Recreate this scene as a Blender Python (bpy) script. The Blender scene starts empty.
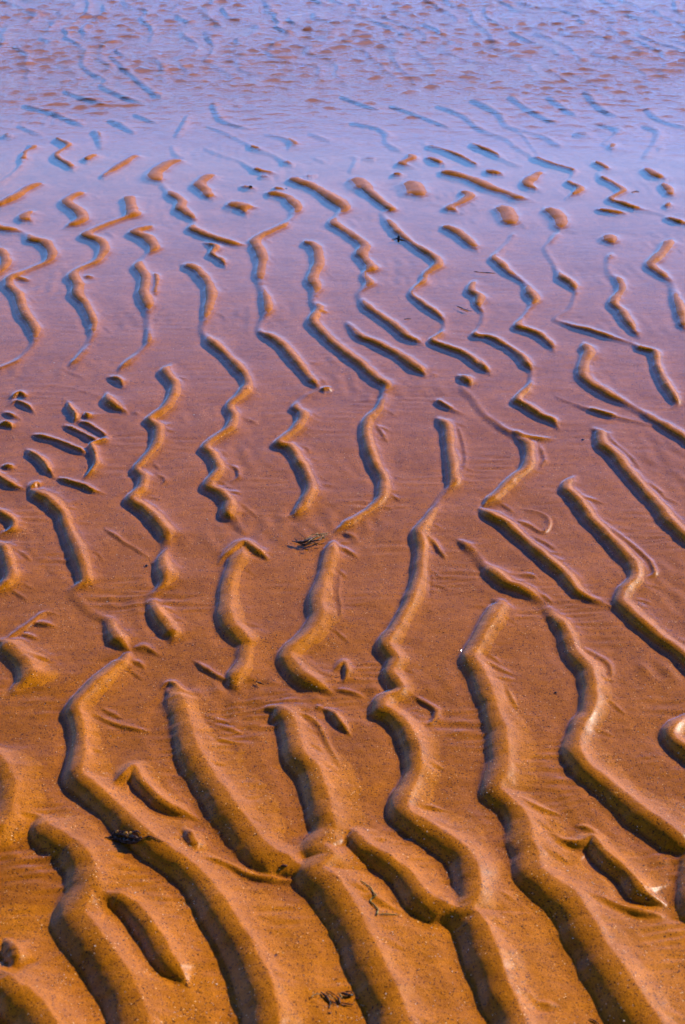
import bpy, bmesh, math, random
import numpy as np
from mathutils import Vector

# ------------------------------------------------------------------ camera
scene = bpy.context.scene
F_PX, CX, CY = 1700.0, 342.5, 512.0
CAM_H = 1.2
PITCH = math.atan(812.0 / F_PX)
SP, CP = math.sin(PITCH), math.cos(PITCH)
cam_data = bpy.data.cameras.new('camera')
cam_data.sensor_fit = 'VERTICAL'
cam_data.sensor_height = 24.0
cam_data.lens = F_PX / 1024.0 * 24.0
cam_data.clip_start = 0.05
cam_data.clip_end = 6000.0
cam = bpy.data.objects.new('camera', cam_data)
scene.collection.objects.link(cam)
cam.location = (0, 0, CAM_H)
cam.rotation_euler = (math.pi / 2 - PITCH, 0, 0)
scene.camera = cam
cam_data.dof.use_dof = True
cam_data.dof.focus_distance = 2.9
cam_data.dof.aperture_fstop = 9.0

# ------------------------------------------------------------------ light
SUN_AZ = math.radians(38)      # measured from +X towards +Y
SUN_EL = math.radians(27)
world = bpy.data.worlds.new('World')
scene.world = world
world.use_nodes = True
wn, wl_ = world.node_tree.nodes, world.node_tree.links
bg = wn['Background']
sky = wn.new('ShaderNodeTexSky')
sky.sky_type = 'NISHITA'
sky.sun_disc = False
sky.sun_elevation = SUN_EL
sky.sun_rotation = math.pi / 2 - SUN_AZ
sky.dust_density = 0.0
sky.ozone_density = 4.0
sky.air_density = 1.0
tint = wn.new('ShaderNodeMix'); tint.data_type = 'RGBA'; tint.blend_type = 'MULTIPLY'
tint.inputs['Factor'].default_value = 1.0
geo_w = wn.new('ShaderNodeTexCoord'); sepw = wn.new('ShaderNodeSeparateXYZ'); ramp_w = wn.new('ShaderNodeValToRGB')
wl_.new(geo_w.outputs['Generated'], sepw.inputs[0]); wl_.new(sepw.outputs['Z'], ramp_w.inputs['Fac'])
els = ramp_w.color_ramp.elements
els[0].position = 0.0; els[0].color = (0.74, 1.02, 2.1, 1)
els[1].position = 1.0; els[1].color = (0.12, 0.13, 0.24, 1)
for p_, c_ in ((0.15, (0.86, 1.30, 2.5)), (0.22, (2.2, 2.9, 3.7)), (0.28, (2.0, 2.5, 3.4)), (0.38, (0.70, 0.86, 1.5)), (0.45, (0.36, 0.45, 0.84)), (0.65, (0.14, 0.16, 0.31))):
    e_ = els.new(p_); e_.color = (*c_, 1)
wl_.new(ramp_w.outputs['Color'], tint.inputs['B'])
wl_.new(sky.outputs['Color'], tint.inputs['A'])
wl_.new(tint.outputs['Result'], bg.inputs['Color'])
bg.inputs['Strength'].default_value = 0.09

sun_data = bpy.data.lights.new('sun', 'SUN')
sun_data.energy = 5.0
sun_data.angle = math.radians(0.6)
sun_data.color = (1.0, 0.93, 0.82)
sun = bpy.data.objects.new('sun', sun_data)
scene.collection.objects.link(sun)
to_sun = Vector((math.cos(SUN_AZ) * math.cos(SUN_EL), math.sin(SUN_AZ) * math.cos(SUN_EL), math.sin(SUN_EL)))
sun.rotation_euler = to_sun.to_track_quat('Z', 'Y').to_euler()
sun.location = (3, 3, 5)

scene.view_settings.view_transform = 'Standard'
scene.view_settings.look = 'None'
scene.view_settings.gamma = 1.0
scene.view_settings.use_curve_mapping = False
scene.view_settings.exposure = 0.58
scene.cycles.max_bounces = 8
scene.cycles.transparent_max_bounces = 8

# ------------------------------------------------------------------ mapping helpers
def at(u, v, z=0.0):
    u = np.asarray(u, float); v = np.asarray(v, float)
    x = (u - CX) / F_PX; y = (v - CY) / F_PX
    dy = CP - y * SP
    dz = -SP - y * CP
    t = (z - CAM_H) / dz
    return x * t, dy * t

def row_v(Y):
    """picture row of the ground line at distance Y (z = 0)"""
    return CY + F_PX * np.tan(np.arctan2(CAM_H, Y) - PITCH)

def depth(Y):
    return Y * CP + CAM_H * SP

KV = [-300, 0, 60, 100, 130, 200, 300, 450, 600, 700, 800, 900, 1024]
KB = [-24, -20, -17, -14, -9.0, -6.6, -5.6, -4.3, -3.0, -2.0, -0.6, 0.9, 2.0]     # base of the troughs, mm
KC = [-13, -9, -6, 0.5, 5.2, 5.8, 5.0, 4.8, 6.0, 7.6, 10.6, 14.0, 17.2]          # crest tops, mm
KS = [-14, -12, -8.5, -5.0, -2.4, -1.8, -1.7, -1.6, -1.2, -0.4, 1.5, 4.0, 6.5]      # drowned crests, mm
def base_z(v): return np.interp(v, KV, KB) * 1e-3
def crest_z(v, h): return (np.interp(v, KV, KS) * (1 - h) + np.interp(v, KV, KC) * h) * 1e-3

class Waves:
    """smooth band-limited random field made of plane waves"""
    def __init__(s, seed, n, l0, l1, a0=0.0, a1=math.pi):
        r = np.random.RandomState(seed)
        s.k = 2 * math.pi / np.exp(r.uniform(math.log(l0), math.log(l1), n))
        s.a = r.uniform(a0, a1, n); s.p = r.uniform(0, 6.28, n)
        s.w = (1 / s.k) ** 0.5; s.w /= math.sqrt((s.w ** 2).sum() / 2)
    def __call__(s, X, Y):
        o = np.zeros_like(X, dtype=np.float64)
        for k, a, p, w in zip(s.k, s.a, s.p, s.w):
            o += w * np.sin(k * (X * math.cos(a) + Y * math.sin(a)) + p)
        return o

# ------------------------------------------------------------------ the sand ripples
# each line: width factor ; x,y[,height] ...   (height 1 = full crest, 0 = drowned crest)
RIPPLES = """
1.15;30,812,.3 42,815,.6 52,824 79,841 93,859 96,882 85,903 88,915 108,941 128,967 143,999 150,1024 158,1055
.8;98,885,.6 108,889 128,895 149,914 166,941 176,957 190,984,.4
1;-12,960 0,967 17,979 41,999 58,1024 70,1050
.7;6,934,.5 18,946,.7 18,956,.7 10,966,.5
1;-14,462,.5 0,474,.8 14,483,.8 27,487,.5
.6;10,396,.9 20,390 27,396,.9
.6;8,403,.9 16,398 26,402 36,410,.7
.5;0,408,.9 12,413,.7 24,419,.5
.7;-4,423,.9 6,421 13,425,.9
.6;66,397,.6 70,405,.9 76,414 72,420,.9
.8;86,410,.9 89,416,.8
.4;60,421,.8 78,428,.9 94,436,.9 106,438,.9
.4;74,417,.9 90,422,.9 106,432,.9 112,430,.7
.5;28,431,.8 45,434 60,438 78,446 92,451,.9
.8;110,431,.7 104,437,.9 92,442,.9 95,450 97,460 92,468 82,476,.9
.8;24,445,.5 32,450 42,457 50,468 54,474,.9
.45;54,473,.9 68,478 82,482 92,487 106,490,.8
.6;0,464,.7 8,464,.8 16,466,.6
.6;29,487,.9 36,481,.9 41,484,.7
.3;88,550,.4 99,552,.4 105,562,.3
.5;86,580,.8 95,580,.8
.2;0,372,.0 22,375,0 44,378,.0
.3;55,364,.1 75,372,.1 88,378,0
.3;40,383,0 70,386,0 100,395,.0 112,398,.1
.4;64,393,.1 63,405,.0
1;27,487,.9 29,486 47,495 64,510 72,530 82,553 88,577,.9 76,592,0 97,612,0 111,618,.3 117,632,.7 130,647,.9
1;130,648 125,657 102,678 80,702 84,724 85,748 83,771 96,783 117,801 137,820 158,838 186,856 207,874 224,897 242,926 259,955 271,982 277,1005 279,1024 284,1055
.5;131,647,.5 145,644,.6 160,653,.4
.4;79,706,.4 111,719,.5 133,725,.5 152,728,.4
.4;96,704,.3 110,710,.4 125,717,.3
.8;108,786,.5 121,772 134,763 143,777 163,797,.8 178,805,.6 200,815,.4
.7;180,824,.5 192,830,.65 197,843,.6 190,853,.4
.5;193,855,.5 218,855,.5 248,868,.5 268,872,.5 297,874,.6
.6;158,685,.6 170,678,.8 183,687,.8 204,693,.5
1.35;172,680,.8 183,695 189,715 195,735 201,752 212,770 230,795 243,812 256,828 268,842 286,852 300,859 314,863
.4;198,710,.4 218,717,.4 236,722,.4
.4;204,719,.4 227,725,.4 245,732,.4
.4;207,730,.4 224,738,.4 248,741,.4
.4;242,799,.4 262,792,.3
1.15;265,702,.8 280,704 291,712 297,725 303,748 318,766 326,786 332,809 335,827 324,841 334,852 323,866 341,880 358,909 375,941 387,967 399,990 407,1011 411,1024 420,1055
.5;288,707,.5 309,713,.6 323,728,.5 333,750,.4 346,775,.3
.5;338,868,.5 358,882,.5 376,894,.5 407,909,.3
.9;335,822,.6 345,827,.6 355,828,.8 370,842 393,855 413,872 428,891 446,900 463,906 474,908
1;346,319,0 362,334,.8 378,340 399,351 416,363 428,373,.9
1;437,413 449,424 452,445 455,465 456,480,.9 446,495,.1 431,516,.7 422,529 424,540 424,553 421,577 413,600 399,626 389,641 399,655 394,669 404,687 388,696 386,705 396,710 411,725 419,745 422,763 416,780 408,798 411,809 428,821 448,833 466,846 477,860 480,877 480,895 474,906 483,916 495,941 504,967 513,990 522,1010 527,1024 536,1055
.45;458,422,.7 464,440,.7 466,462,.7 457,480,.5
.5;405,688,.5 422,697,.6 437,706,.6 437,716,.5 428,722,.5 411,717,.5
.6;424,531,.8 437,542,.8 447,558,.6
.45;426,560,.4 434,575,.4 433,600,.3
.7;320,704,.5 335,710,.8 351,731,.7
.7;329,672,.4 344,659,.7 349,669,.7 344,681,.4
.6;316,703,.3 322,706,.5
1.2;495,594,.6 503,601 492,621 481,641 475,655 484,668 491,685 498,706 506,728 508,748 507,766 501,783 505,790 520,802 529,815 532,832 538,848 541,865 558,879 575,891 590,912 605,938 625,967 640,990 663,1024 684,1055
.5;505,786,.8 529,799,.7 550,807,.6 567,814,.4
.5;478,655,.7 495,663,.6 518,675,.4
.45;505,680,.5 513,695,.5 520,712,.4
.7;552,827,.4 564,836,.5 578,838,.6 593,833,.9 602,842 616,856 634,871 646,887,.9 668,896,.8
.4;573,821,.4 587,824,.4 602,833,.6
.45;578,887,.6 602,893,.6 631,903,.6 666,910,.6
1.05;457,536,.6 466,541,.6 478,553,0 487,563,.4 495,568 510,580 520,583 532,590,.8 545,602,0 556,614,.5 564,620 571,630 575,645 583,655 593,669 597,690 593,710 584,725 580,748 593,766 616,783 637,801 660,818 685,836 700,850
1;706,835,.7 698,860,.7 700,890,.7 712,930,.6
.5;573,640,.6 596,652,.6 611,663,.6 613,684,.4
.45;540,578,.4 530,573,.6 515,572,.5
1;578,473,.6 568,485,.8 581,498 593,515 608,530 625,548 637,562 637,577 627,587 625,600 643,618 663,634 685,650 705,668 730,690
.5;576,492,.8 592,497,.7 608,501,.5
.5;602,521,.7 625,536,.7 648,556,.7 656,571,.7 640,578,.7
.9;690,709,.7 674,727,.85 677,736,.85 690,745 715,768
.9;480,505,.8 487,510 508,521 529,539 549,556 567,571 581,590,.8 600,600,.3 618,605,.6
.4;507,517,.6 526,521,.6 543,529,.6 549,518,.6 540,510,.5 515,505,.3
.4;523,530,.5 543,539,.5 562,552,.4
1.05;592,425,.8 602,430 605,442 618,453 631,469 648,489 662,504 672,518 685,530 705,548
.45;608,430,.6 614,440,.6 631,454,.6 644,470,.5
.45;643,478,.6 657,486,.6 670,499,.5
1;175,361,.7 167,368 176,380 176,392 167,406 152,417 160,425 159,440 148,455 139,466 146,474 144,485 134,497 149,507 164,523 169,531 170,545,.2 165,556,.8 168,571 166,583,.6 155,598,0 157,605,.8 164,615 175,630 172,645,0
.45;176,374,.7 190,378,.6
.45;162,424,.6 173,423,.5
.5;149,469,.7 158,472,.6 166,478,.5 158,486,.5
.3;150,557,.6 158,562,.6 171,566,.7
.8;-10,503 0,508 15,518 14,526 -5,532
1;-3,536 6,545 10,556 14,572 6,583 -8,590
.35;12,580,.5 24,583,.5
1.3;-12,638 5,638 17,646 28,657 34,672 24,684,.6 12,694,.3
.5;2,640,.8 10,633,.7 22,626,.6 34,617,.5 45,610,.45 62,612,.3
.4;30,618,.8 44,620,.7 57,624,.5
.4;20,629,.8 40,637,.5
.5;17,646,.8 41,655,.7 58,661,.5
.3;102,524,.6 112,531,.5 123,539,.4 152,556,.3
1.2;-12,738 0,753 12,771 15,797 7,820 -6,842
.5;18,812,.3 32,812,.4
1;-8,218,.8 0,225,.8 12,227,.9 25,232,.1 35,237,.9 47,240 54,251 50,260,.7 29,269,.6 14,275 11,283,.9 20,292 26,310 33,320 37,328 35,345,0 18,360,.3 0,368,.2 -15,372,.2
.5;14,275,.9 33,279,.8
1;0,244 6,253 8,262 -4,280,.2
1;93,190,.8 80,192 69,199 80,208 85,216 76,222 62,226,.8
1;130,192,.9 134,207 135,213 125,218,.5 111,222,.8 95,229,.8 89,233 102,238 107,246 99,260,.6 82,267,.7 75,273 80,282 79,292 88,302 95,318 96,323,.8 92,342,0 80,357,.4 68,364,.8
.4;82,273,.9 96,276,.8
1;157,222,.8 147,226 137,230 149,235 157,246,.9 147,257,0 141,263,.9 148,275 146,290 150,302 150,318,0 151,337,.6 146,348,.1 128,362,.5 119,369,.6
.5;148,270,.9 158,275,.8 155,295,.8
.7;105,373,.8 121,377 123,385,.8
.9;107,389,.8 112,400 128,410,.9
1;181,260,.8 198,266 210,280 213,295 209,311,.7 205,330,0 212,338,.9 224,348 242,366 250,380 244,392 232,404,.7 236,415 232,426 215,437 208,445 215,453 221,467 213,478 212,484 223,490 231,499 231,511 238,520,0 247,533,.2
.5;220,461,.8 237,466,.7 239,475,.6 228,480,.7
.4;230,488,.8 243,492,.6
.8;217,560,.8 228,549 245,539 258,548 271,557,.8
1.3;247,541,.9 243,552 235,571,.9 231,591,.9 233,618 248,635 250,646,.5 246,664,.7 238,676,.8 238,688,.5
.5;192,656,.7 207,665,.6 224,675,.6 237,677,.8
1;262,190,.8 275,191 290,195 300,206,.9 295,216,.2 285,224,.8 268,232,.8 257,239,.9 262,248 265,258 262,272,.9 263,285,.1 268,295,.8 270,308,.8 264,322,0 262,331,.2 270,333,.9 283,341 297,357 312,375 320,385,.9
.5;318,388,.9 333,385,.8
.4;308,375,.8 320,376,.7 328,382,.6
1;320,388,.5 303,400,0 297,405,.8 305,411 300,424 286,436 281,441 292,444 300,456 309,472 313,486 307,501,.9 297,512,.7 284,517,0
.45;294,441,.7 308,446,.6 309,453,.5
1;303,237,.9 318,245 321,260 315,276 319,287,.8 315,300,.3 322,306,.9 315,318 323,328 337,342 361,360 378,375 389,383,.9 386,394,.4 381,407,.8 370,418 368,430 371,444 377,460 386,477 384,495,.9 372,508,.7 352,520,.8 336,529,.9
.4;317,309,.9 330,310,.8
.5;375,421,.7 383,432,.6 389,442,.5
1.25;333,536,.9 335,545 332,559 325,583 321,600 324,612 312,632 292,650 296,660 306,671 320,680 334,688,.8
.6;335,541,.9 348,548,.7 359,556,.5
.45;343,565,.5 339,590,.5 342,615,.5 328,628,.4
1;305,175,.8 297,177 315,184 332,194 347,206 340,215,.3 336,221,.8 352,231 367,243 364,252 374,266 366,274,.2 372,281 362,293,.1 369,304,.8 387,316 399,325 410,334 428,343,.5
.5;303,175,.8 318,171,.7
1.5;352,174,.9 364,179 371,189
.8;364,183 380,197 393,208,.8 384,213,0 390,219,.8 405,234 419,244 437,256 440,263 428,272 426,279,.8 413,291,.7 425,302,.8 440,313,.7 446,323,0 443,331,.9 434,338 448,344 466,351 481,362 492,372,.8
.9;457,372,.9 467,376 473,384,.8
.5;480,356,.8 486,365 494,371,.7
1;460,384,0 475,398,0 486,413,0 504,426,.2 519,434,.5 529,440 532,453 529,465 514,478 500,492 484,504
.5;508,425,.6 523,433,.9 540,436,.9 558,436,.8
.45;540,440,.7 545,458,.7 538,469,.6
.5;425,398,0 438,398,.8 450,405,.8 468,415,0
.8;392,171,.8 404,173
1.8;411,177 420,186 424,196
.3;425,200,0 440,203,0 455,207,.2
1;463,187,.9 472,194 462,201,.9 452,206,.8 460,211,.8
1;441,222,.8 457,228 470,238,.9 480,252,0
.5;425,142,.9 446,148,.9 463,155,.9 480,164,.9
.9;483,167,.8 495,170 506,174,.8
.7;424,154,.8 437,158 447,164,.8
1.1;437,168,.9 454,171 475,177 495,186 510,191,.9 520,195 533,198,.8
.8;408,151,.8 415,156 403,162,.8 418,165,.8
1;370,155,.7 373,157,.7
.5;470,140,.8 484,146 495,151,.9 508,159,.6 524,164,.7
.5;500,124,0 522,132,0 540,155,.0
.6;530,153,.5 537,155,.9 552,161,.9 574,168,.8 573,176,.0 570,180,.8 582,186 576,192,.8 564,198,.4
.9;535,168 541,171,.8 532,178 530,183,.9 542,189,.8
1.4;503,202,.8 511,212 515,224
.9;515,230,.7 513,239,0 503,249,.1 496,255,.8 502,260 511,270,.8 526,282,.3 532,290 537,298,.9 531,309,.2 520,323,.9 530,327 540,331 551,340,.8 556,352,0
1.2;545,204,.9 557,210 564,219 561,229,.8
.8;561,229,.6 553,240,.5 547,248,0 555,262,0 563,274,.8 575,283,.9 577,296,0 570,310,0 556,318,0 572,323,.7 590,327,.9 610,334,.8 631,342,.2 643,346,.9 657,350 659,363 667,380 678,399,.8 672,408,0
.8;477,276,.9 473,288 481,294 480,303,.8 485,315,0 482,325,0 476,332,.9 490,334 503,340 520,351 530,363,.9 533,374,0 532,382,.9 523,392,.9 519,398 529,404 543,413 554,418,.9 561,430,0
.7;593,158,.8 609,167,.8 600,172,0 605,176,.8 619,183 625,189,.9 612,197,.8 624,201 637,206,.8 660,212,.2 690,222,.3
.5;592,206,.8 611,209 631,212,.8
1.3;611,230,.9 615,243
.9;614,250,.8 610,262,0 612,273,0 621,277,.9 624,287 616,300 624,309 631,321,.9 641,338,.1
1.1;584,339,.9 591,350 586,362 587,375 602,386 619,396,.9 637,407,.2 657,418,.6 668,423 685,434 705,448
.5;552,392,.2 572,401,.2 593,407,.8 613,413,.8 640,421,.2 664,424,.5
.9;645,164,.8 655,171 668,178,.9
.8;663,180,.8 671,188 673,195,.9
.6;671,199,.8 667,207,.8
.7;662,213,.9 675,217 690,223
1;673,236,.9 667,248 657,258,.9 653,263,.9 664,272,.9 674,283,.1 678,295,.8 683,308,.9 687,328,.9
.8;616,140,.7 613,149,.7
.7;665,143,.7 659,149,.7
1;575,129,.8 593,133,.8
.6;27,142,.8 36,145,.9 27,150,.8 25,156,.8 22,164,.6 10,174,.6 -5,182,.7
.9;47,180,.8 33,185,.9 18,194 -6,206
.5;2,132,.8 13,134,.8
.6;54,135,.8 70,143,.9 60,150,.9 58,155,.9 68,161,.9 76,168,.8
.8;100,151,.8 90,156 88,161,.8
.8;141,152,.8 123,163 110,171,.9 101,176,.8
1.3;187,157,.8 170,162 158,172 163,181,.8
.9;163,181,.6 168,188,.1 174,192,.8 184,199 183,206 194,215,.8 197,222,0 194,226,.8 210,233 236,241,.9 255,246,0
1.1;38,207,.8 27,214 33,221,.8
1;223,173,.8 211,174 202,182 208,188 213,198,.7
.6;201,239,.7 217,245,.8 213,252,.9 222,257 227,265,.8
1.3;229,199,.8 245,204 262,205,.8
.8;243,203,.8 248,213,.9
.5;238,183,.8 258,187,.8
.5;271,185,.8 287,188,.8
.4;258,173,.8 272,175,.8
.7;204,145,0 218,152,0 239,159,0 259,168,.8 280,172,.8
.7;207,124,0 230,133,0 248,142,.2 257,146,.8 275,154,0 288,160,.8 294,164,.7
.8;265,131,.2 286,137,.3 297,142,.7 288,149,0
.8;215,100,.3 223,117,.3 236,123,.2 253,127,.2
.8;309,130,.2 332,140,.2
.7;312,155,0 328,162,0
.7;340,93,.3 364,102,.3 381,108,.3
.7;390,102,.3 422,114,.3 451,126,.2
.8;437,102,.4 466,114,.3 483,128,.2 507,137,.1 518,146,0 534,155,.2
.8;472,96,.5 501,111,.4 511,125,.2 543,134,.2 564,146,.2
.8;511,93,.4 532,108,.3 558,122,.2
.8;549,93,.4 578,114,.3
.8;587,88,.4 602,105,.3 619,115,.3
.8;596,122,.2 622,128,.5 612,138,.2 603,146,0
.8;648,105,.3 660,117,.2 690,127,.2
.9;643,123,.2 661,131,.2 657,143,.2 646,158,.1
.8;349,120,.3 378,126,.2 390,134,.2 388,141,.1 404,150,.3
.8;345,154,0 358,158,0 352,172,.2
.8;111,53,.5 134,73,.5 163,96,.4
.8;88,46,.5 85,64,.5 108,79,.5 105,85,.4 143,101,.3
.8;64,88,.4 84,95,.4 105,101,.3
.8;23,102,.4 58,112,.3 85,124,.2
.8;15,44,.5 29,53,.5 26,64,.5
.8;18,123,.2 44,134,.1
.8;93,128,.3 101,133,.6 103,148,0
.7;108,117,.2 122,121,.8 137,133,0
.7;134,111,.3 158,121,.2
.7;190,112,.2 183,128,.7 175,136,.1
.8;173,143,.1 178,154,0 190,157,.3
.8;150,52,.5 163,62,.5 165,72,.4
"""

lines = [l for l in RIPPLES.strip().split('\n') if l.strip()]

# little spurs that run off the gentle side of the bigger crests
_r = random.Random(5)
for l_ in list(lines):
    wf_, pts_ = l_.split(';')
    if float(wf_) < 0.9: continue
    q_ = [[float(a) for a in p.split(',')] for p in pts_.split()]
    for (a_, b_) in zip(q_[:-1], q_[1:]):
        if (a_[2] if len(a_) > 2 else 1) < 0.7 or (b_[2] if len(b_) > 2 else 1) < 0.7: continue
        sc_ = (a_[1] + 300) / 1000.0
        if a_[1] < 190 or _r.random() > 0.42: continue
        k_ = _r.random()
        x_ = a_[0] + (b_[0] - a_[0]) * k_ + 5 * sc_; y_ = a_[1] + (b_[1] - a_[1]) * k_
        n_ = _r.uniform(14, 34) * sc_; dr_ = _r.uniform(0.05, 0.75)
        h_ = _r.uniform(0.45, 0.7)
        lines.append('%.2f;%.1f,%.1f,%.2f %.1f,%.1f,%.2f %.1f,%.1f,%.2f' % (_r.uniform(0.25, 0.5), x_, y_, h_,
            x_ + n_ * 0.5, y_ + n_ * 0.5 * dr_ * 0.7, h_ * 0.8, x_ + n_, y_ + n_ * dr_, h_ * 0.45))

# grid: rows along Y, columns fan out so that the mesh is fine where it is near the eye
v_rows = np.concatenate([
    -300 + 300 * np.linspace(0.004, 0.93, 90) ** 1.6,
    np.arange(-22, 130, 0.55), np.arange(130, 1046, 1.05), np.arange(1049, 1500, 4.0)])
tan_dep = np.tan(PITCH + np.arctan((v_rows - CY) / F_PX))
Y_rows = CAM_H / tan_dep
Y_rows = np.concatenate([Y_rows, np.arange(Y_rows[-1] - 0.02, -1.0, -0.02), np.linspace(-1.2, -40, 20)])
V_ROWS = row_v(np.maximum(Y_rows, 0.05)); V_ROWS[Y_rows < 0.05] = 9000
u_cols = np.concatenate([-6000 + 5500 * np.linspace(0, 1, 25) ** 0.6, np.arange(-490, -12, 4.0),
                         np.arange(-11, 697, 1.05), np.arange(700, 1180, 4.0), 1190 + 5500 * np.linspace(0, 1, 25) ** 1.7])
NR, NC = len(Y_rows), len(u_cols)
W = depth(np.maximum(Y_rows, 0.75))
GX = (u_cols[None, :] - CX) * (W / F_PX)[:, None]
GY = np.repeat(Y_rows[:, None], NC, 1)
GV = np.repeat(V_ROWS[:, None], NC, 1)
GU = GX / np.maximum(depth(Y_rows), 0.3)[:, None] * F_PX + CX

rise = np.zeros((NR, NC))     # height above the trough floor
dip = np.zeros((NR, NC))      # scour at the foot of the steep side
edge_n = Waves(11, 14, 0.05, 0.2)
wob_x, wob_y = Waves(12, 12, 0.02, 0.06), Waves(13, 12, 0.02, 0.06)

def catmull(P, step):
    P = np.asarray(P, float)
    Q = np.vstack([2 * P[0] - P[1], P, 2 * P[-1] - P[-2]])
    out = []
    for i in range(1, len(Q) - 2):
        n = max(2, int(np.hypot(*(Q[i + 1, :2] - Q[i, :2])) / step))
        t = np.linspace(0, 1, n, endpoint=False)[:, None]
        a, b, c, d = Q[i - 1], Q[i], Q[i + 1], Q[i + 2]
        m1, m2 = (c - a) * 0.42, (d - b) * 0.42
        out.append((2 * t**3 - 3 * t**2 + 1) * b + (t**3 - 2 * t**2 + t) * m1 + (-2 * t**3 + 3 * t**2) * c + (t**3 - t**2) * m2)
    out.append(Q[-2:-1])
    return np.vstack(out)

for li, line in enumerate(lines):
    wf, pts = line.split(';')
    wf = float(wf)
    P = []
    for s in pts.split():
        q = [float(a) for a in s.split(',')]
        P.append((q[0], q[1], q[2] if len(q) > 2 else 1.0))
    S = catmull(P, 1.6)
    h = np.clip(S[:, 2], 0, 1.05)
    if P[0][0] < 118 and 385 < P[0][1] < 480 and P[-1][0] < 118: h = h * 1.15
    su, sv = S[:, 0], S[:, 1]
    cz = crest_z(sv, h)
    X, Y = at(su, sv, cz)
    a = cz - base_z(sv)
    # thin side ridges are low as well as narrow
    a = a * np.minimum(1.0, 0.30 + 0.75 * wf + 0.35 * (h > 0.76) * np.clip((520 - sv) / 60, 0, 1)) * (1 + 0.05 * edge_n(X, Y))
    a = np.maximum(a, 0.0008)
    L = np.concatenate([[0], np.cumsum(np.hypot(np.diff(X), np.diff(Y)))])
    tp = min(0.026 + 0.008 * wf, 0.33 * L[-1])
    e = np.minimum(L, L[-1] - L) / tp
    ef = np.clip(e, 0, 1) ** 0.7; a *= 0.12 + 0.88 * ef
    Tx, Ty = np.gradient(X), np.gradient(Y)
    n = np.hypot(Tx, Ty) + 1e-9
    Nx, Ny = -Ty / n, Tx / n            # travelling down the picture, this normal points to its right-hand side in the picture
    lean = np.clip(wf, 0.35, 1.8)
    WL = (0.0075 + 2.1 * np.maximum(a, 0.0065 * np.clip(wf, 0, 1))) * np.maximum(lean, 0.6)
    WR = (0.005 + 2.2 * a) * np.clip(wf, 0.7, 1.25)
    nar = 0.42 + 0.58 * ef; WR = WR * nar * np.interp(sv, [500, 900], [1.0, 1.3])
    WL = WL * nar * np.interp(sv, [130, 220, 450, 750, 900], [0.84, 0.78, 0.64, 0.78, 0.92])
    if P[0][0] < 118 and 385 < P[0][1] < 480 and P[-1][0] < 118: WL = WL * 0.6; WR = WR * 0.85
    far_w = 1 + 0.32 * np.clip((330 - sv) / 150, 0, 1)
    WL = WL * far_w; WR = WR * far_w * 0.95
    mu = 75 if wf > 0.6 else 45
    pxm = F_PX / depth(Y)
    m = float((pxm * 0.085).max())
    r = np.where((V_ROWS > sv.min() - m * 0.7) & (V_ROWS < sv.max() + m))[0]
    c = np.where((u_cols > su.min() - m) & (u_cols < su.max() + m))[0]
    if len(r) == 0 or len(c) == 0: continue
    for r0 in range(r[0], r[-1] + 1, 24):
        r1 = min(r0 + 24, r[-1] + 1)
        near = (sv > V_ROWS[r0] - m) & (sv < V_ROWS[r1 - 1] + m)
        if not near.any(): continue
        idx = np.where(near)[0]
        uu = su[idx]; cc = c[(u_cols[c] > uu.min() - m) & (u_cols[c] < uu.max() + m)]
        if len(cc) == 0: continue
        sl = (slice(r0, r1), slice(cc[0], cc[-1] + 1))
        gx, gy = GX[sl], GY[sl]
        gx = gx + 0.0005 * wob_x(gx, gy); gy = gy + 0.0005 * wob_y(gx, gy)
        dx = gx.ravel()[:, None] - X[idx][None]; dy = gy.ravel()[:, None] - Y[idx][None]
        d2 = dx * dx + dy * dy
        # the sample whose own slope reaches highest here wins, so crests keep their line
        side = (dx * Nx[idx] + dy * Ny[idx])
        k = np.argmin(d2, 1); ar = np.arange(len(k))
        d = np.sqrt(d2[ar, k]); cs = side[ar, k] / np.maximum(d, 1e-6)
        kk = idx[k]
        mixr = 0.5 + 0.5 * np.clip(cs * 1.3, -1, 1)
        tl = d / WL[kk]; tr = d / WR[kk]
        ps = 1 - tl ** 2.3; pl = 0.5 * (ps + np.sqrt(ps * ps + 0.03))
        pr = 0.58 * np.exp(-(tr * 2.6) ** 1.25) + 0.42 * np.exp(-(tr * 1.05) ** 1.2)
        z = a[kk] * (pl * (1 - mixr) + pr * mixr)
        sc = (1 - mixr) * a[kk] * 0.16 * np.exp(-((tl - 1.25) / 0.5) ** 2)
        sh = gx.shape
        z = z.reshape(sh); sc = sc.reshape(sh)
        old = rise[sl]
        rise[sl] = (old ** 5 + z ** 5) ** 0.2      # smooth union
        dip[sl] = np.maximum(dip[sl], sc)

# ripples that carry on beyond the picture and out under the deeper water
def smooth(a, b, x):
    t = np.clip((x - a) / (b - a), 0, 1); return t * t * (3 - 2 * t)
inside = smooth(-45, -8, GU) * (1 - smooth(693, 730, GU)) * smooth(20, 105, GV) * (1 - smooth(1035, 1075, GV))
w1, w2, w3 = Waves(1, 16, 0.35, 1.2), Waves(2, 16, 0.12, 0.35), Waves(3, 16, 0.15, 0.6)
ph = GX / 0.138 + 0.10 * GY / 0.138 + 0.33 * w1(GX * 1.4, GY) + 0.09 * w2(GX * 1.2, GY * .8)
fr = ph - np.floor(ph)
d = np.where(fr < 0.3, (0.3 - fr) / 0.22, (fr - 0.3) / 0.30)
prof = np.where(fr < 0.3, np.clip(1 - d ** 2, 0, 1), np.exp(-(d * 1.4) ** 1.35))
gate = np.clip(0.75 + 0.32 * w3(GX * 1.5, GY * 1.0), 0.12, 1)
amp = crest_z(GV, 1.0) - base_z(GV)
far_fade = 1 - smooth(14, 30, GY)
proc = prof * gate * amp * (1 - inside) * far_fade
rise = np.maximum(rise, proc)

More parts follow.
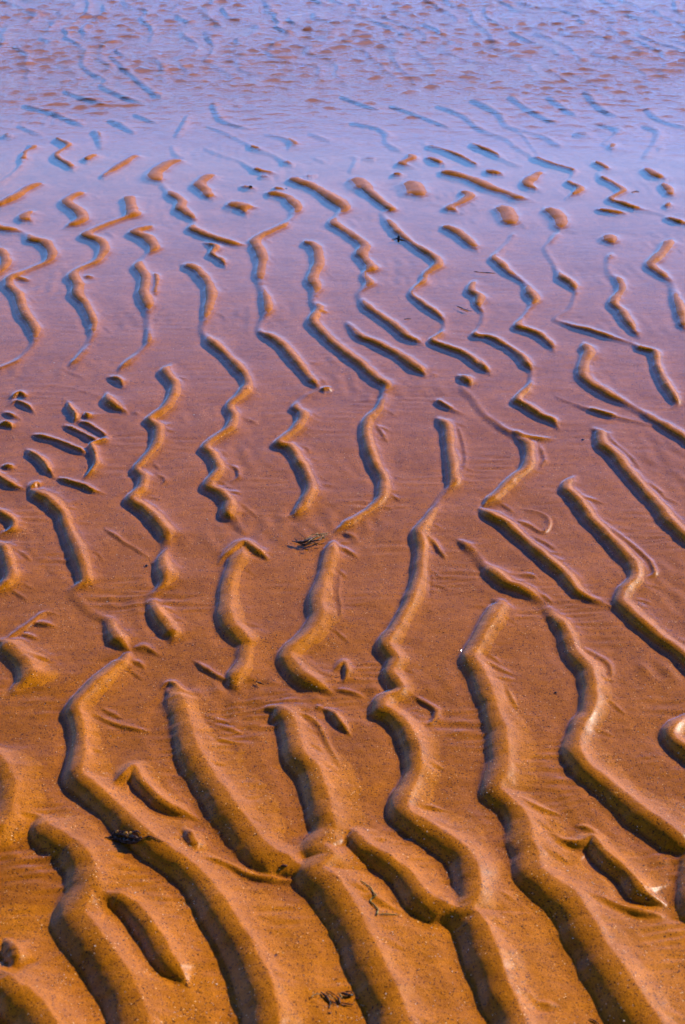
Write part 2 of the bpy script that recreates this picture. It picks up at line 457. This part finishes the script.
n1, n2, n3 = Waves(21, 20, 0.10, 0.45), Waves(22, 24, 0.025, 0.09), Waves(23, 24, 0.009, 0.022)
striae = Waves(24, 16, 0.010, 0.03, math.radians(70), math.radians(110))
vis = 1 - smooth(9, 16, GY)
soft = np.clip(1 - rise / 0.005, 0, 1)
SZ = base_z(GV) + rise - dip
SZ += vis * (0.0006 * n1(GX, GY) + 0.00013 * n2(GX, GY) + 0.00007 * n3(GX, GY))
sub = Waves(25, 18, 0.022, 0.05, math.radians(-25), math.radians(35))
patch = np.clip(Waves(26, 12, 0.2, 0.7)(GX, GY) - 0.2, 0, 1.5)
SZ += vis * soft * 0.00030 * sub(GX, GY) * patch
SZ += vis * soft * 0.00027 * striae(GX, GY) * np.clip(n1(GX + 3, GY + 1), 0, 2)
# a light blur that rounds the sharpest creases
inner = SZ.copy()
inner[1:-1, 1:-1] = 0.4 * SZ[1:-1, 1:-1] + 0.15 * (SZ[:-2, 1:-1] + SZ[2:, 1:-1] + SZ[1:-1, :-2] + SZ[1:-1, 2:])
SZ = inner

def grid_mesh(name, X, Y, Z, mat):
    nr, nc = X.shape
    co = np.empty((nr * nc, 3), np.float32)
    co[:, 0] = X.ravel(); co[:, 1] = Y.ravel(); co[:, 2] = Z.ravel()
    i = np.arange(nr * nc).reshape(nr, nc)
    q = np.stack([i[1:, :-1], i[1:, 1:], i[:-1, 1:], i[:-1, :-1]], -1).reshape(-1, 4)
    me = bpy.data.meshes.new(name)
    me.vertices.add(len(co)); me.vertices.foreach_set('co', co.ravel())
    me.loops.add(q.size); me.loops.foreach_set('vertex_index', q.ravel().astype(np.int32))
    me.polygons.add(len(q)); me.polygons.foreach_set('loop_start', np.arange(0, q.size, 4, dtype=np.int32))
    me.polygons.foreach_set('loop_total', np.full(len(q), 4, dtype=np.int32))
    me.polygons.foreach_set('use_smooth', np.ones(len(q), dtype=bool))
    me.update(calc_edges=True)
    me.materials.append(mat)
    ob = bpy.data.objects.new(name, me)
    scene.collection.objects.link(ob)
    return ob

# ------------------------------------------------------------------ materials
def new_mat(name):
    m = bpy.data.materials.new(name); m.use_nodes = True
    nt = m.node_tree; return m, nt, nt.nodes, nt.links, nt.nodes['Principled BSDF']

def sand_material():
    m, nt, N, L, b = new_mat('wet_sand')
    geo = N.new('ShaderNodeNewGeometry')
    def noise(scale, detail=4, rough=0.6):
        t = N.new('ShaderNodeTexNoise'); t.inputs['Scale'].default_value = scale
        t.inputs['Detail'].default_value = detail; t.inputs['Roughness'].default_value = rough
        L.new(geo.outputs['Position'], t.inputs['Vector']); return t
    def ramp(src, stops):
        r = N.new('ShaderNodeValToRGB'); r.color_ramp.elements.remove(r.color_ramp.elements[1])
        for k, (p, c) in enumerate(stops):
            e = r.color_ramp.elements[0] if k == 0 else r.color_ramp.elements.new(p)
            e.position = p; e.color = (*c, 1)
        L.new(src, r.inputs['Fac']); return r
    big = noise(9, 3); mid = noise(60, 4); fine = noise(900, 3, 0.7)
    col = ramp(big.outputs['Fac'], [(0.3, (0.42, 0.128, 0.002)), (0.7, (0.53, 0.166, 0.003))])
    c2 = ramp(mid.outputs['Fac'], [(0.35, (0.84, 0.80, 0.76)), (0.65, (1.08, 1.06, 1.04))])
    c3 = ramp(fine.outputs['Fac'], [(0.32, (0.45, 0.38, 0.32)), (0.5, (0.98, 0.98, 0.98)), (0.66, (1.3, 1.35, 1.5))])
    def mul(a, bb, f=1.0):
        x = N.new('ShaderNodeMix'); x.data_type = 'RGBA'; x.blend_type = 'MULTIPLY'; x.inputs['Factor'].default_value = f
        L.new(a, x.inputs['A']); L.new(bb, x.inputs['B']); return x.outputs['Result']
    c = mul(mul(col.outputs['Color'], c2.outputs['Color']), c3.outputs['Color'], 0.9)
    # separate grains: dark heavy ones and pale ones, thicker here than there
    clus = noise(26, 3)
    for sc, shade, thr, rad in ((620, (0.08, 0.022, 0.006), 0.88, 0.6), (560, (0.85, 0.5, 0.22), 0.985, 0.45), (330, (0.03, 0.01, 0.005), 0.982, 0.4)):
        v = N.new('ShaderNodeTexVoronoi'); v.inputs['Scale'].default_value = sc
        L.new(geo.outputs['Position'], v.inputs['Vector'])
        sep = N.new('ShaderNodeSeparateColor'); L.new(v.outputs['Color'], sep.inputs['Color'])
        add = N.new('ShaderNodeMath'); add.operation = 'MULTIPLY_ADD'; add.inputs[1].default_value = 0.22
        L.new(clus.outputs['Fac'], add.inputs[0]); L.new(sep.outputs[0], add.inputs[2])
        pick = N.new('ShaderNodeMath'); pick.operation = 'GREATER_THAN'; pick.inputs[1].default_value = thr + 0.125
        L.new(add.outputs[0], pick.inputs[0])
        near = N.new('ShaderNodeMath'); near.operation = 'LESS_THAN'; near.inputs[1].default_value = rad
        L.new(v.outputs['Distance'], near.inputs[0])
        both = N.new('ShaderNodeMath'); both.operation = 'MULTIPLY'
        L.new(pick.outputs[0], both.inputs[0]); L.new(near.outputs[0], both.inputs[1])
        mx = N.new('ShaderNodeMix'); mx.data_type = 'RGBA'
        L.new(both.outputs[0], mx.inputs['Factor']); L.new(c, mx.inputs['A']); mx.inputs['B'].default_value = (*shade, 1)
        c = mx.outputs['Result']
    L.new(c, b.inputs['Base Color'])
    b.inputs['Roughness'].default_value = 0.55
    b.inputs['Specular IOR Level'].default_value = 0.0
    b.inputs['Coat Weight'].default_value = 0.85
    b.inputs['Coat Roughness'].default_value = 0.36
    b.inputs['Coat IOR'].default_value = 1.25
    g1 = N.new('ShaderNodeBump'); g1.inputs['Strength'].default_value = 0.8; g1.inputs['Distance'].default_value = 0.0012
    L.new(fine.outputs['Fac'], g1.inputs['Height'])
    pits = noise(300, 4, 0.7)
    g2 = N.new('ShaderNodeBump'); g2.inputs['Strength'].default_value = 0.7; g2.inputs['Distance'].default_value = 0.002
    L.new(pits.outputs['Fac'], g2.inputs['Height']); L.new(g1.outputs['Normal'], g2.inputs['Normal'])
    L.new(g2.outputs['Normal'], b.inputs['Normal'])
    g3 = N.new('ShaderNodeBump'); g3.inputs['Strength'].default_value = 0.25; g3.inputs['Distance'].default_value = 0.0010
    L.new(pits.outputs['Fac'], g3.inputs['Height']); L.new(g3.outputs['Normal'], b.inputs['Coat Normal'])
    return m

def water_material():
    m = bpy.data.materials.new('shallow_water'); m.use_nodes = True
    nt = m.node_tree; N, L = nt.nodes, nt.links
    N.clear()
    out = N.new('ShaderNodeOutputMaterial'); mix = N.new('ShaderNodeMixShader')
    tr = N.new('ShaderNodeBsdfTransparent'); tr.inputs['Color'].default_value = (0.93, 0.92, 0.92, 1)
    gl = N.new('ShaderNodeBsdfAnisotropic'); gl.inputs['Roughness'].default_value = 0.06
    fr = N.new('ShaderNodeFresnel'); fr.inputs['IOR'].default_value = 1.34
    geo = N.new('ShaderNodeNewGeometry'); sep = N.new('ShaderNodeSeparateXYZ')
    ior = N.new('ShaderNodeMapRange'); ior.inputs['To Min'].default_value = 1.34; ior.inputs['To Max'].default_value = 1 / 1.34
    L.new(geo.outputs['Backfacing'], ior.inputs['Value']); L.new(ior.outputs['Result'], fr.inputs['IOR'])
    L.new(geo.outputs['Position'], sep.inputs[0])
    mp = N.new('ShaderNodeMapping'); mp.inputs['Scale'].default_value = (0.8, 1.0, 1.0)
    L.new(geo.outputs['Position'], mp.inputs['Vector'])
    t = N.new('ShaderNodeTexNoise'); t.inputs['Scale'].default_value = 60; t.inputs['Detail'].default_value = 3; t.inputs['Distortion'].default_value = 0.6
    L.new(mp.outputs['Vector'], t.inputs['Vector'])
    rng = N.new('ShaderNodeMapRange'); rng.interpolation_type = 'SMOOTHSTEP'
    rng.inputs['From Min'].default_value = 4.6; rng.inputs['From Max'].default_value = 6.3
    rng.inputs['To Min'].default_value = 0.02; rng.inputs['To Max'].default_value = 0.9
    L.new(sep.outputs['Y'], rng.inputs['Value'])
    bp = N.new('ShaderNodeBump'); bp.inputs['Distance'].default_value = 0.006
    L.new(rng.outputs['Result'], bp.inputs['Strength']); L.new(t.outputs['Fac'], bp.inputs['Height'])
    L.new(bp.outputs['Normal'], gl.inputs['Normal']); L.new(bp.outputs['Normal'], fr.inputs['Normal'])
    L.new(fr.outputs[0], mix.inputs[0]); L.new(tr.outputs[0], mix.inputs[1]); L.new(gl.outputs[0], mix.inputs[2])
    L.new(mix.outputs[0], out.inputs['Surface'])
    return m

def plain(name, color, rough=0.5, color2=None, scale=300, coat=0.3):
    m, nt, N, L, b = new_mat(name)
    if color2:
        tc = N.new('ShaderNodeNewGeometry'); t = N.new('ShaderNodeTexNoise'); t.inputs['Scale'].default_value = scale
        L.new(tc.outputs['Position'], t.inputs['Vector'])
        mx = N.new('ShaderNodeMix'); mx.data_type = 'RGBA'
        mx.inputs['A'].default_value = (*color, 1); mx.inputs['B'].default_value = (*color2, 1)
        r = N.new('ShaderNodeMapRange'); r.inputs['From Min'].default_value = 0.4; r.inputs['From Max'].default_value = 0.6
        L.new(t.outputs['Fac'], r.inputs['Value']); L.new(r.outputs['Result'], mx.inputs['Factor'])
        L.new(mx.outputs['Result'], b.inputs['Base Color'])
    else:
        b.inputs['Base Color'].default_value = (*color, 1)
    b.inputs['Roughness'].default_value = rough
    b.inputs['Coat Weight'].default_value = coat * 0.3
    b.inputs['Specular IOR Level'].default_value = 0.12
    return m

sand_mat = sand_material()
sand = grid_mesh('sand', GX, GY, SZ, sand_mat)
sand['kind'] = 'structure'

# ------------------------------------------------------------------ the water
rw = np.where((V_ROWS < 905))[0]
WX, WY, S_ = GX[rw], GY[rw], SZ[rw]
blow = smooth(4.9, 6.3, WY + 0.10 * Waves(31, 10, 0.5, 2.0)(WX, WY))
near_ = 1 - smooth(25, 60, WY)
wa = Waves(32, 80, 0.045, 0.09, math.radians(5), math.radians(160))
wb = Waves(33, 20, 0.02, 0.05, math.radians(60), math.radians(120))
gust = np.clip(0.95 + 0.22 * Waves(34, 12, 0.3, 1.2)(WX, WY), 0.2, 1.8)
wc = Waves(35, 80, 0.055, 0.125, math.radians(25), math.radians(150))
wcv = wc(WX, WY)
WZ = blow * near_ * gust * (0.0006 * wa(WX, WY) + 0.0016 * (wcv + 0.3 * wcv * wcv)) + 0.000018 * wb(WX, WY) * (1 - smooth(6, 9, WY))
# the film of water climbs a little where it meets the sand
depth_w = -S_
WZ = WZ + 0.0011 * np.exp(-np.clip(depth_w, 0, None) / 0.0011) * (1 - blow)
water = grid_mesh('water', WX, WY, WZ, water_material())
water['kind'] = 'structure'

# ------------------------------------------------------------------ things lying on the sand
def ground_z(X, Y):
    j = np.interp(-Y, -Y_rows, np.arange(NR))
    u = X / max(depth(max(Y, 0.05)), depth(0.75)) * F_PX + CX
    i = np.interp(u, u_cols, np.arange(NC))
    j0, i0 = int(min(j, NR - 2)), int(min(i, NC - 2)); fj, fi = j - j0, i - i0
    g = SZ[j0:j0 + 2, i0:i0 + 2]
    return float((g[0, 0] * (1 - fi) + g[0, 1] * fi) * (1 - fj) + (g[1, 0] * (1 - fi) + g[1, 1] * fi) * fj)

def spot(u, v):
    z = 0.0
    for _ in range(12):
        x, y = at(u, v, z); z = 0.5 * z + 0.5 * ground_z(float(x), float(y))
    return float(x), float(y), z

def link_mesh(name, bm, mat, parent=None, origin=None):
    me = bpy.data.meshes.new(name)
    if origin is not None:
        for v in bm.verts: v.co -= Vector(origin)
    for f in bm.faces: f.smooth = True
    bm.normal_update(); bm.to_mesh(me); bm.free(); me.materials.append(mat)
    o = bpy.data.objects.new(name, me); scene.collection.objects.link(o)
    if parent is not None: o.parent = parent
    elif origin is not None: o.location = origin
    return o

def tag(o, label, cat, group=None):
    o['label'] = label; o['category'] = cat
    if group: o['group'] = group
    return o

def root(name, u, v, label, cat, group=None):
    e = bpy.data.objects.new(name, None); scene.collection.objects.link(e)
    e.empty_display_size = 0.01
    e.location = spot(u, v); return tag(e, label, cat, group)

def strand(bm, pts, w, flat=0.45, lift=0.0, wet=True, seed=0, lifts=None):
    """a tapering strap or stalk laid over the ground through picture points; w = half widths in mm"""
    r = random.Random(seed)
    P = catmull([(p[0], p[1], 0) for p in pts], 0.9)
    C = []
    for k, (u, v, _) in enumerate(P):
        x, y, z = spot(u, v)
        t = k / max(1, len(P) - 1)
        lf = lift if lifts is None else float(np.interp(t, np.linspace(0, 1, len(lifts)), lifts))
        if wet: z = max(z, -0.0005)
        C.append(Vector((x, y, z + 0.0003 + lf + r.uniform(-0.00015, 0.00025))))
    n = len(C); rings = []
    for k, c in enumerate(C):
        t = k / (n - 1)
        d = (C[min(k + 1, n - 1)] - C[max(k - 1, 0)]).normalized()
        sd = d.cross(Vector((0, 0, 1))).normalized(); up = sd.cross(d)
        ww = float(np.interp(t, np.linspace(0, 1, len(w)), w)) * 1e-3 * r.uniform(0.8, 1.2)
        tw = 0.6 * math.sin(k * 0.5 + seed)
        ring = []
        for q in range(8):
            a = q / 8 * 2 * math.pi
            ring.append(bm.verts.new(c + sd * (math.cos(a) * ww * math.cos(tw)) + up * (math.sin(a) * ww * flat + math.cos(a) * ww * math.sin(tw) * 0.5 + ww * flat)))
        rings.append(ring)
    for A, B in zip(rings[:-1], rings[1:]):
        for q in range(8):
            bm.faces.new((A[q], A[(q + 1) % 8], B[(q + 1) % 8], B[q]))
    bm.faces.new(rings[0][::-1]); bm.faces.new(rings[-1])

def lump(bm, u, v, sx, sy, sz, seed=0, rot=0.0, rough=0.25, sink=0.25):
    """an irregular stone, bladder or chip; sizes in mm"""
    r = random.Random(seed)
    x, y, z = spot(u, v)
    g = bmesh.ops.create_icosphere(bm, subdivisions=3, radius=1.0)
    dirs = [(Vector((r.gauss(0, 1), r.gauss(0, 1), r.gauss(0, 1))).normalized(), r.uniform(-1, 1)) for _ in range(9)]
    for vt in g['verts']:
        n = vt.co.normalized(); f = 1 + rough * sum(w * max(0, n.dot(d)) ** 3 for d, w in dirs)
        p = Vector((n.x * sx * f, n.y * sy * f, n.z * sz * f)) * 1e-3
        c, s_ = math.cos(rot), math.sin(rot)
        vt.co = Vector((x + p.x * c - p.y * s_, y + p.x * s_ + p.y * c, z + sz * 1e-3 * (1 - sink) + p.z))

dark_weed = plain('dark_weed', (0.022, 0.010, 0.005), 0.35, (0.06, 0.022, 0.008), 500, 0.6)
amber_weed = plain('amber_weed', (0.55, 0.24, 0.02), 0.35, (0.22, 0.07, 0.01), 420, 0.6)
straw = plain('straw_weed', (0.42, 0.26, 0.09), 0.5, (0.10, 0.05, 0.018), 400, 0.3)
olive_weed = plain('olive_weed', (0.10, 0.075, 0.012), 0.4, (0.28, 0.20, 0.03), 350, 0.5)
brown_weed = plain('brown_weed', (0.10, 0.022, 0.006), 0.4, (0.03, 0.010, 0.006), 500, 0.5)
slate = plain('dark_shell', (0.020, 0.022, 0.045), 0.3, (0.05, 0.05, 0.09), 500, 0.6)
black_shell = plain('black_shell', (0.012, 0.008, 0.006), 0.35, (0.03, 0.02, 0.015), 500, 0.5)
white_shell = plain('white_shell', (0.72, 0.58, 0.44), 0.3, (0.60, 0.42, 0.28), 600, 0.6)

# dark clump of weed with amber bladders, lower left
t = root('seaweed_clump', 130, 839, 'black and amber seaweed clump lying across a ridge flank at lower left', 'seaweed')
o = t.location
def part(name, bm, mat, parent=t):
    return link_mesh(name, bm, mat, parent, parent.location)
bm = bmesh.new()
strand(bm, [(105, 838), (113, 838), (122, 841), (133, 843), (141, 841)], [0.6, 1.6, 3.2, 4.0, 1.6], 0.7, 0, seed=1)
strand(bm, [(112, 836), (120, 836), (128, 838), (138, 841), (142, 838)], [0.6, 1.8, 2.4, 3.0, 0.8], 0.8, 0.001, seed=2)
strand(bm, [(108, 839), (118, 841), (127, 844), (136, 844)], [0.5, 1.6, 2.2, 0.8], 0.7, 0, seed=3)
strand(bm, [(124, 842), (132, 836), (137, 834), (141, 836)], [0.6, 1.3, 1.3, 0.6], 0.6, 0.003, seed=4)
strand(bm, [(118, 840), (114, 835), (119, 833), (126, 834)], [0.6, 1.2, 1.2, 0.6], 0.6, 0.002, seed=8)
part('frond', bm, dark_weed, t)
for k, (u, v, a, b, c) in enumerate([(118, 834.5, 2.6, 1.8, 1.5), (126, 837, 3.0, 2.2, 2.0), (131, 836, 2.4, 2.0, 1.8), (128, 840, 2.0, 1.6, 2.4)]):
    bm = bmesh.new(); lump(bm, u, v, a, b, c, seed=20 + k, rough=0.35, sink=-1.6)
    part('bladder', bm, amber_weed, t)
bm = bmesh.new()
strand(bm, [(139, 840), (146, 838), (151, 837), (156, 839), (163, 842)], [0.7, 0.6, 0.6, 0.45, 0.25], 0.9, 0, seed=5)
strand(bm, [(146, 838), (149, 836.5), (153, 839)], [0.4, 0.5, 0.3], 0.9, 0.0004, seed=6)
part('stalk', bm, dark_weed, t)

# dried tangle at the middle
t = root('weed_tangle', 312, 543, 'tangle of straw coloured and black weed scraps at a crest end in the middle', 'seaweed')
bm = bmesh.new()
strand(bm, [(292, 544), (299, 546), (306, 545), (314, 541), (320, 538)], [0.9, 3.0, 3.8, 2.6, 1.0], 0.5, 0.001, seed=31)
strand(bm, [(298, 546), (305, 548), (312, 546)], [0.9, 2.5, 0.9], 0.5, 0.0005, seed=32)
strand(bm, [(304, 543), (311, 545), (318, 544), (325, 541)], [0.9, 2.6, 2.3, 0.9], 0.5, 0.002, seed=33)
strand(bm, [(305, 541), (302, 538), (299, 535)], [0.4, 0.5, 0.3], 0.9, 0.001, seed=34)
part('frond', bm, dark_weed, t)
for k, pts in enumerate([[(304, 544), (311, 540), (318, 537)], [(308, 546), (314, 542), (319, 541)], [(313, 543), (320, 540), (328, 537)],
                         [(316, 538), (322, 540), (325, 544)], [(311, 538), (318, 539), (324, 537)], [(320, 543), (325, 540), (328, 539)]]):
    bm = bmesh.new(); strand(bm, pts, [0.6, 1.0, 0.6], 0.7, 0.003 + 0.0005 * (k % 3), seed=40 + k)
    part('straw', bm, straw, t)
bm = bmesh.new()
for k, pts in enumerate([[(303, 551), (307, 552.5), (310, 552)], [(318, 547), (323, 547), (325, 546)]]):
    strand(bm, pts, [0.5, 1.2, 0.5], 0.6, 0, seed=50 + k)
part('scrap', bm, brown_weed, t)

# crooked olive strand, lower centre
t = root('weed_strand', 373, 900, 'thin crooked olive green strand of weed lying on bare sand, lower centre', 'seaweed')
bm = bmesh.new()
strand(bm, [(360, 881), (366, 885), (371, 889), (374, 894), (376, 896.5), (372, 899), (370.5, 902), (374, 906), (378, 910), (377.5, 913), (377, 915.5)], [0.35, 0.75, 0.8, 0.8, 0.8, 0.9, 0.9, 0.9, 1.0, 1.0, 1.0], 0.8, 0.0002, seed=61)
part('stem', bm, olive_weed, t)
bm = bmesh.new()
strand(bm, [(380, 915), (386, 914.6), (393, 915.2), (400, 915)], [0.5, 0.75, 0.6, 0.3], 0.8, 0.0002, seed=62)
part('tip', bm, olive_weed, t)

# brown scraps of weed at the bottom edge
t = root('weed_scraps', 335, 1000, 'broken brown and black weed stalks lying together at the bottom edge', 'seaweed')
bm = bmesh.new()
strand(bm, [(321, 993), (324, 996), (328, 1000), (330, 1003)], [0.9, 1.5, 1.2, 0.8], 0.7, 0.0005, seed=71)
strand(bm, [(330, 1002), (330, 1006), (329, 1009)], [0.9, 0.8, 0.5], 0.8, 0, seed=72)
strand(bm, [(341, 994), (347, 996), (353, 996.5)], [0.9, 2.0, 1.0], 0.7, 0.0005, seed=73)
strand(bm, [(345, 993), (350, 993), (353, 996)], [0.5, 1.1, 0.5], 0.7, 0.001, seed=74)
part('frond', bm, dark_weed, t)
for k, (pts, w) in enumerate([([(336, 997), (339, 1000), (340, 1005)], [0.6, 1.3, 0.8]), ([(341, 1003.5), (347, 1005), (353, 1005.5)], [0.8, 0.9, 0.6]),
                              ([(327, 992), (331, 993.5), (335, 996)], [0.6, 0.9, 0.5]), ([(330, 1000), (333, 1003), (336, 1004)], [0.5, 0.9, 0.5])]):
    bm = bmesh.new(); strand(bm, pts, w, 0.8, 0.0004, seed=80 + k); part('stalk', bm, brown_weed, t)
for k, (pts, w) in enumerate([([(311, 999), (314, 996.5), (320, 995)], [0.6, 0.7, 0.5]), ([(326, 996), (331, 999), (335, 1001.5)], [0.4, 0.6, 0.4]), ([(338, 994), (341, 997), (342, 1000)], [0.4, 0.6, 0.4])]):
    bm = bmesh.new(); strand(bm, pts, w, 0.8, 0.0012, seed=90 + k); part('straw', bm, straw, t)
for u_, v_ in ((357, 999), (330, 1013.5)):
    bm = bmesh.new(); lump(bm, u_, v_, 1.5, 1.1, 0.8, int(u_)); part('crumb', bm, brown_weed, t)

# black shell standing in the film of water
t = root('mussel_shell', 398.5, 241.5, 'small black shell standing up out of the water film, upper right of centre', 'shell')
bm = bmesh.new(); lump(bm, 398.5, 241.5, 3.4, 2.6, 8.5, 101, 0.2, 0.2, 0.05); part('valve', bm, black_shell, t)
bm = bmesh.new(); strand(bm, [(391.5, 242.4), (396, 241.8), (401, 241.8), (406, 241.5)], [0.8, 2.6, 2.6, 0.8], 0.35, 0.0006, seed=102); part('weed_tuft', bm, slate, t)

def single(name, u, v, mat, label, cat, fn, group=None):
    bm = bmesh.new(); fn(bm)
    ob = link_mesh(name, bm, mat, None, spot(u, v))
    return tag(ob, label, cat, group)

single('razor_shell', 464, 311, slate, 'dark blue curved shell sliver lying in the film of water, right of centre', 'shell',
       lambda b: strand(b, [(456.5, 308), (462, 310.5), (467, 312.5), (472, 313.5)], [1.0, 2.0, 2.0, 0.8], 0.4, 0.0008, seed=110))
single('reed_blade', 483, 275, slate, 'long flat grey blue reed blade half sunk in the shallow water', 'reed',
       lambda b: strand(b, [(474, 274.3), (480, 275), (487, 275.6), (495, 276)], [1.2, 2.2, 2.4, 1.4], 0.25, 0.0004, seed=111))
single('weed_chip', 407, 321, slate, 'little dark blue chip in the shallows just left of the curved shell sliver', 'seaweed',
       lambda b: strand(b, [(404.5, 321.6), (407, 321), (411, 321.4)], [1.0, 1.9, 1.0], 0.4, 0.0006, seed=112))
single('weed_chip', 635, 194, slate, 'small dark blue chip alone on the water film near the right edge', 'seaweed',
       lambda b: strand(b, [(631.5, 194), (635, 193.6), (639, 194.2)], [1.6, 2.6, 1.6], 0.4, 0.0006, seed=113))
single('pebble', 146.5, 566.5, black_shell, 'tiny black pebble beside a broken crest on the left, below mid height', 'pebble', lambda b: lump(b, 146.5, 566.5, 2.3, 2.4, 1.8, 120))
single('pebble', 582.5, 440, black_shell, 'tiny black pebble in a wet trough at right, left of a long ridge', 'pebble', lambda b: lump(b, 582.5, 440, 3.2, 2.2, 1.2, 121))
single('pebble', 284, 866, brown_weed, 'small dark brown pebble just left of the kinked crest, lower left centre', 'pebble', lambda b: lump(b, 284, 866, 3.2, 1.6, 1.0, 122))
single('pebble', 555.5, 693, black_shell, 'tiny dark pebble on open sand left of the curved ridge at right', 'pebble', lambda b: lump(b, 555.5, 693, 1.6, 1.6, 1.0, 123))
single('weed_crumb', 251, 187, black_shell, 'black crumb of weed on the flat sand mound at top left of centre', 'seaweed', lambda b: lump(b, 251, 187, 5, 4.5, 2.5, 124))
single('weed_crumb', 287, 188.6, black_shell, 'black crumb on the thin crest just right of the mound with a black crumb', 'seaweed', lambda b: lump(b, 286, 189, 4, 3.5, 1.6, 125))
single('weed_twig', 594, 1022, dark_weed, 'short dark twig cut by the bottom edge of the frame, right of centre', 'twig', lambda b: strand(b, [(589, 1019.5), (594, 1021.5), (599, 1025)], [0.6, 1.1, 0.6], 0.8, 0.0002, seed=126))
single('weed_twig', 258, 672, dark_weed, 'pair of crossed dark twig ends in a trough, left of centre', 'twig',
       lambda b: (strand(b, [(256, 683), (259, 685), (264, 687)], [0.5, 1.2, 0.5], 0.7, 0.0002, seed=127), strand(b, [(259, 687), (260, 684)], [0.5, 0.6], 0.7, 0.0005, seed=128)))

# pale shell crumbs that catch the light
CRUMBS = [(207, 519.5, 2.4, 'in the gap below the knotted ridge end, left of centre'),
 (107, 602, 2.0, 'just above the start of the long zigzag ridge at left'),
 (143, 538, 1.6, 'left of the sagging part of the second long ridge'),
 (216.5, 984.5, 1.6, 'at a thick ridge foot near the bottom left'),
 (567.5, 871, 1.8, 'in the hollow between two ridges at lower right'),
 (624, 1021, 1.8, 'at the foot of the last ridge by the bottom edge'),
 (323, 941, 1.5, 'in the trough above the broken brown weed stalks'),
 (54, 363, 2.8, 'on the wet flat above the broken crests, left edge'),
 (194, 415, 2.8, 'midway between two zigzag ridges, upper left of centre'),
 (46, 726, 1.7, 'on open sand left of the big bend in the zigzag ridge'),
 (239, 699, 1.5, 'right above the three thin spurs, left of centre'),
 (135, 893, 1.6, 'at the top of the short crest beside the lower left ridge'),
 (454, 334, 2.2, 'on the water film above a kinked crest, right of centre'),
 (349, 379, 2.4, 'in the trough left of a long thin crest at upper centre'),
 (480, 747, 1.8, 'in the middle of the wide trough right of centre'),
 (95, 946, 1.8, 'in the trough under the wide bend at lower left')]
for k, (u, v, sz, where) in enumerate(CRUMBS):
    single('shell_crumb', u, v, white_shell, 'tiny pale shell crumb ' + where, 'shell',
           lambda b: lump(b, u, v, sz * .6, sz * 0.5, sz * 0.25, 200 + k, k * 0.9, 0.5), 'pale shell crumbs scattered over the sand')

# uncountable grit
def grit(name, mat, n, seed, s0, s1, label):
    r = random.Random(seed); cl = Waves(seed, 14, 0.06, 0.3); verts = []; faces = []
    made = 0
    while made < n:
        v = 1040 - 740 * r.random() ** 1.2; u = r.uniform(-60, 745)
        x, y = at(u, v, 0.0); x = float(x); y = float(y)
        if float(cl(np.array([x]), np.array([y]))[0]) < r.gauss(0.2, 0.7): continue
        z = ground_z(x, y)
        if z > base_z(v) + 0.006 and r.random() < 0.75: continue
        s_ = r.uniform(s0, s1) * 1e-3 * (0.8 + 0.3 * y / 2)
        b0 = len(verts); a0 = r.uniform(0, 6.28); m_ = r.choice((4, 5, 6))
        for q in range(m_):
            a = a0 + q / m_ * 2 * math.pi; k = s_ * r.uniform(0.6, 1.1)
            verts.append((x + math.cos(a) * k, y + math.sin(a) * k * 0.8, z - 0.0001 + r.uniform(0, 0.4) * s_))
        verts.append((x + r.uniform(-.3, .3) * s_, y + r.uniform(-.3, .3) * s_, z + s_ * r.uniform(0.6, 1.0)))
        for q in range(m_): faces.append((b0 + q, b0 + (q + 1) % m_, b0 + m_))
        made += 1
    me = bpy.data.meshes.new(name); me.from_pydata(verts, [], faces); me.materials.append(mat)
    ob = bpy.data.objects.new(name, me); scene.collection.objects.link(ob)
    ob['kind'] = 'stuff'; tag(ob, label, 'grit')
shiny = plain('grit_shell', (0.85, 0.62, 0.38), 0.4, (0.9, 0.75, 0.55), 300, 3.0)
shiny.node_tree.nodes['Principled BSDF'].inputs['Specular IOR Level'].default_value = 0.6
grit('shell_grit', shiny, 2600, 7, 0.35, 0.85, 'fine pale shell grit strewn in the troughs between the ridges')
grit('dark_grit', plain('grit_dark', (0.05, 0.015, 0.006), 0.5, (0.02, 0.008, 0.004), 300, 0.2), 2000, 9, 0.4, 1.0, 'fine dark mineral grit gathered in the troughs between the ridges')
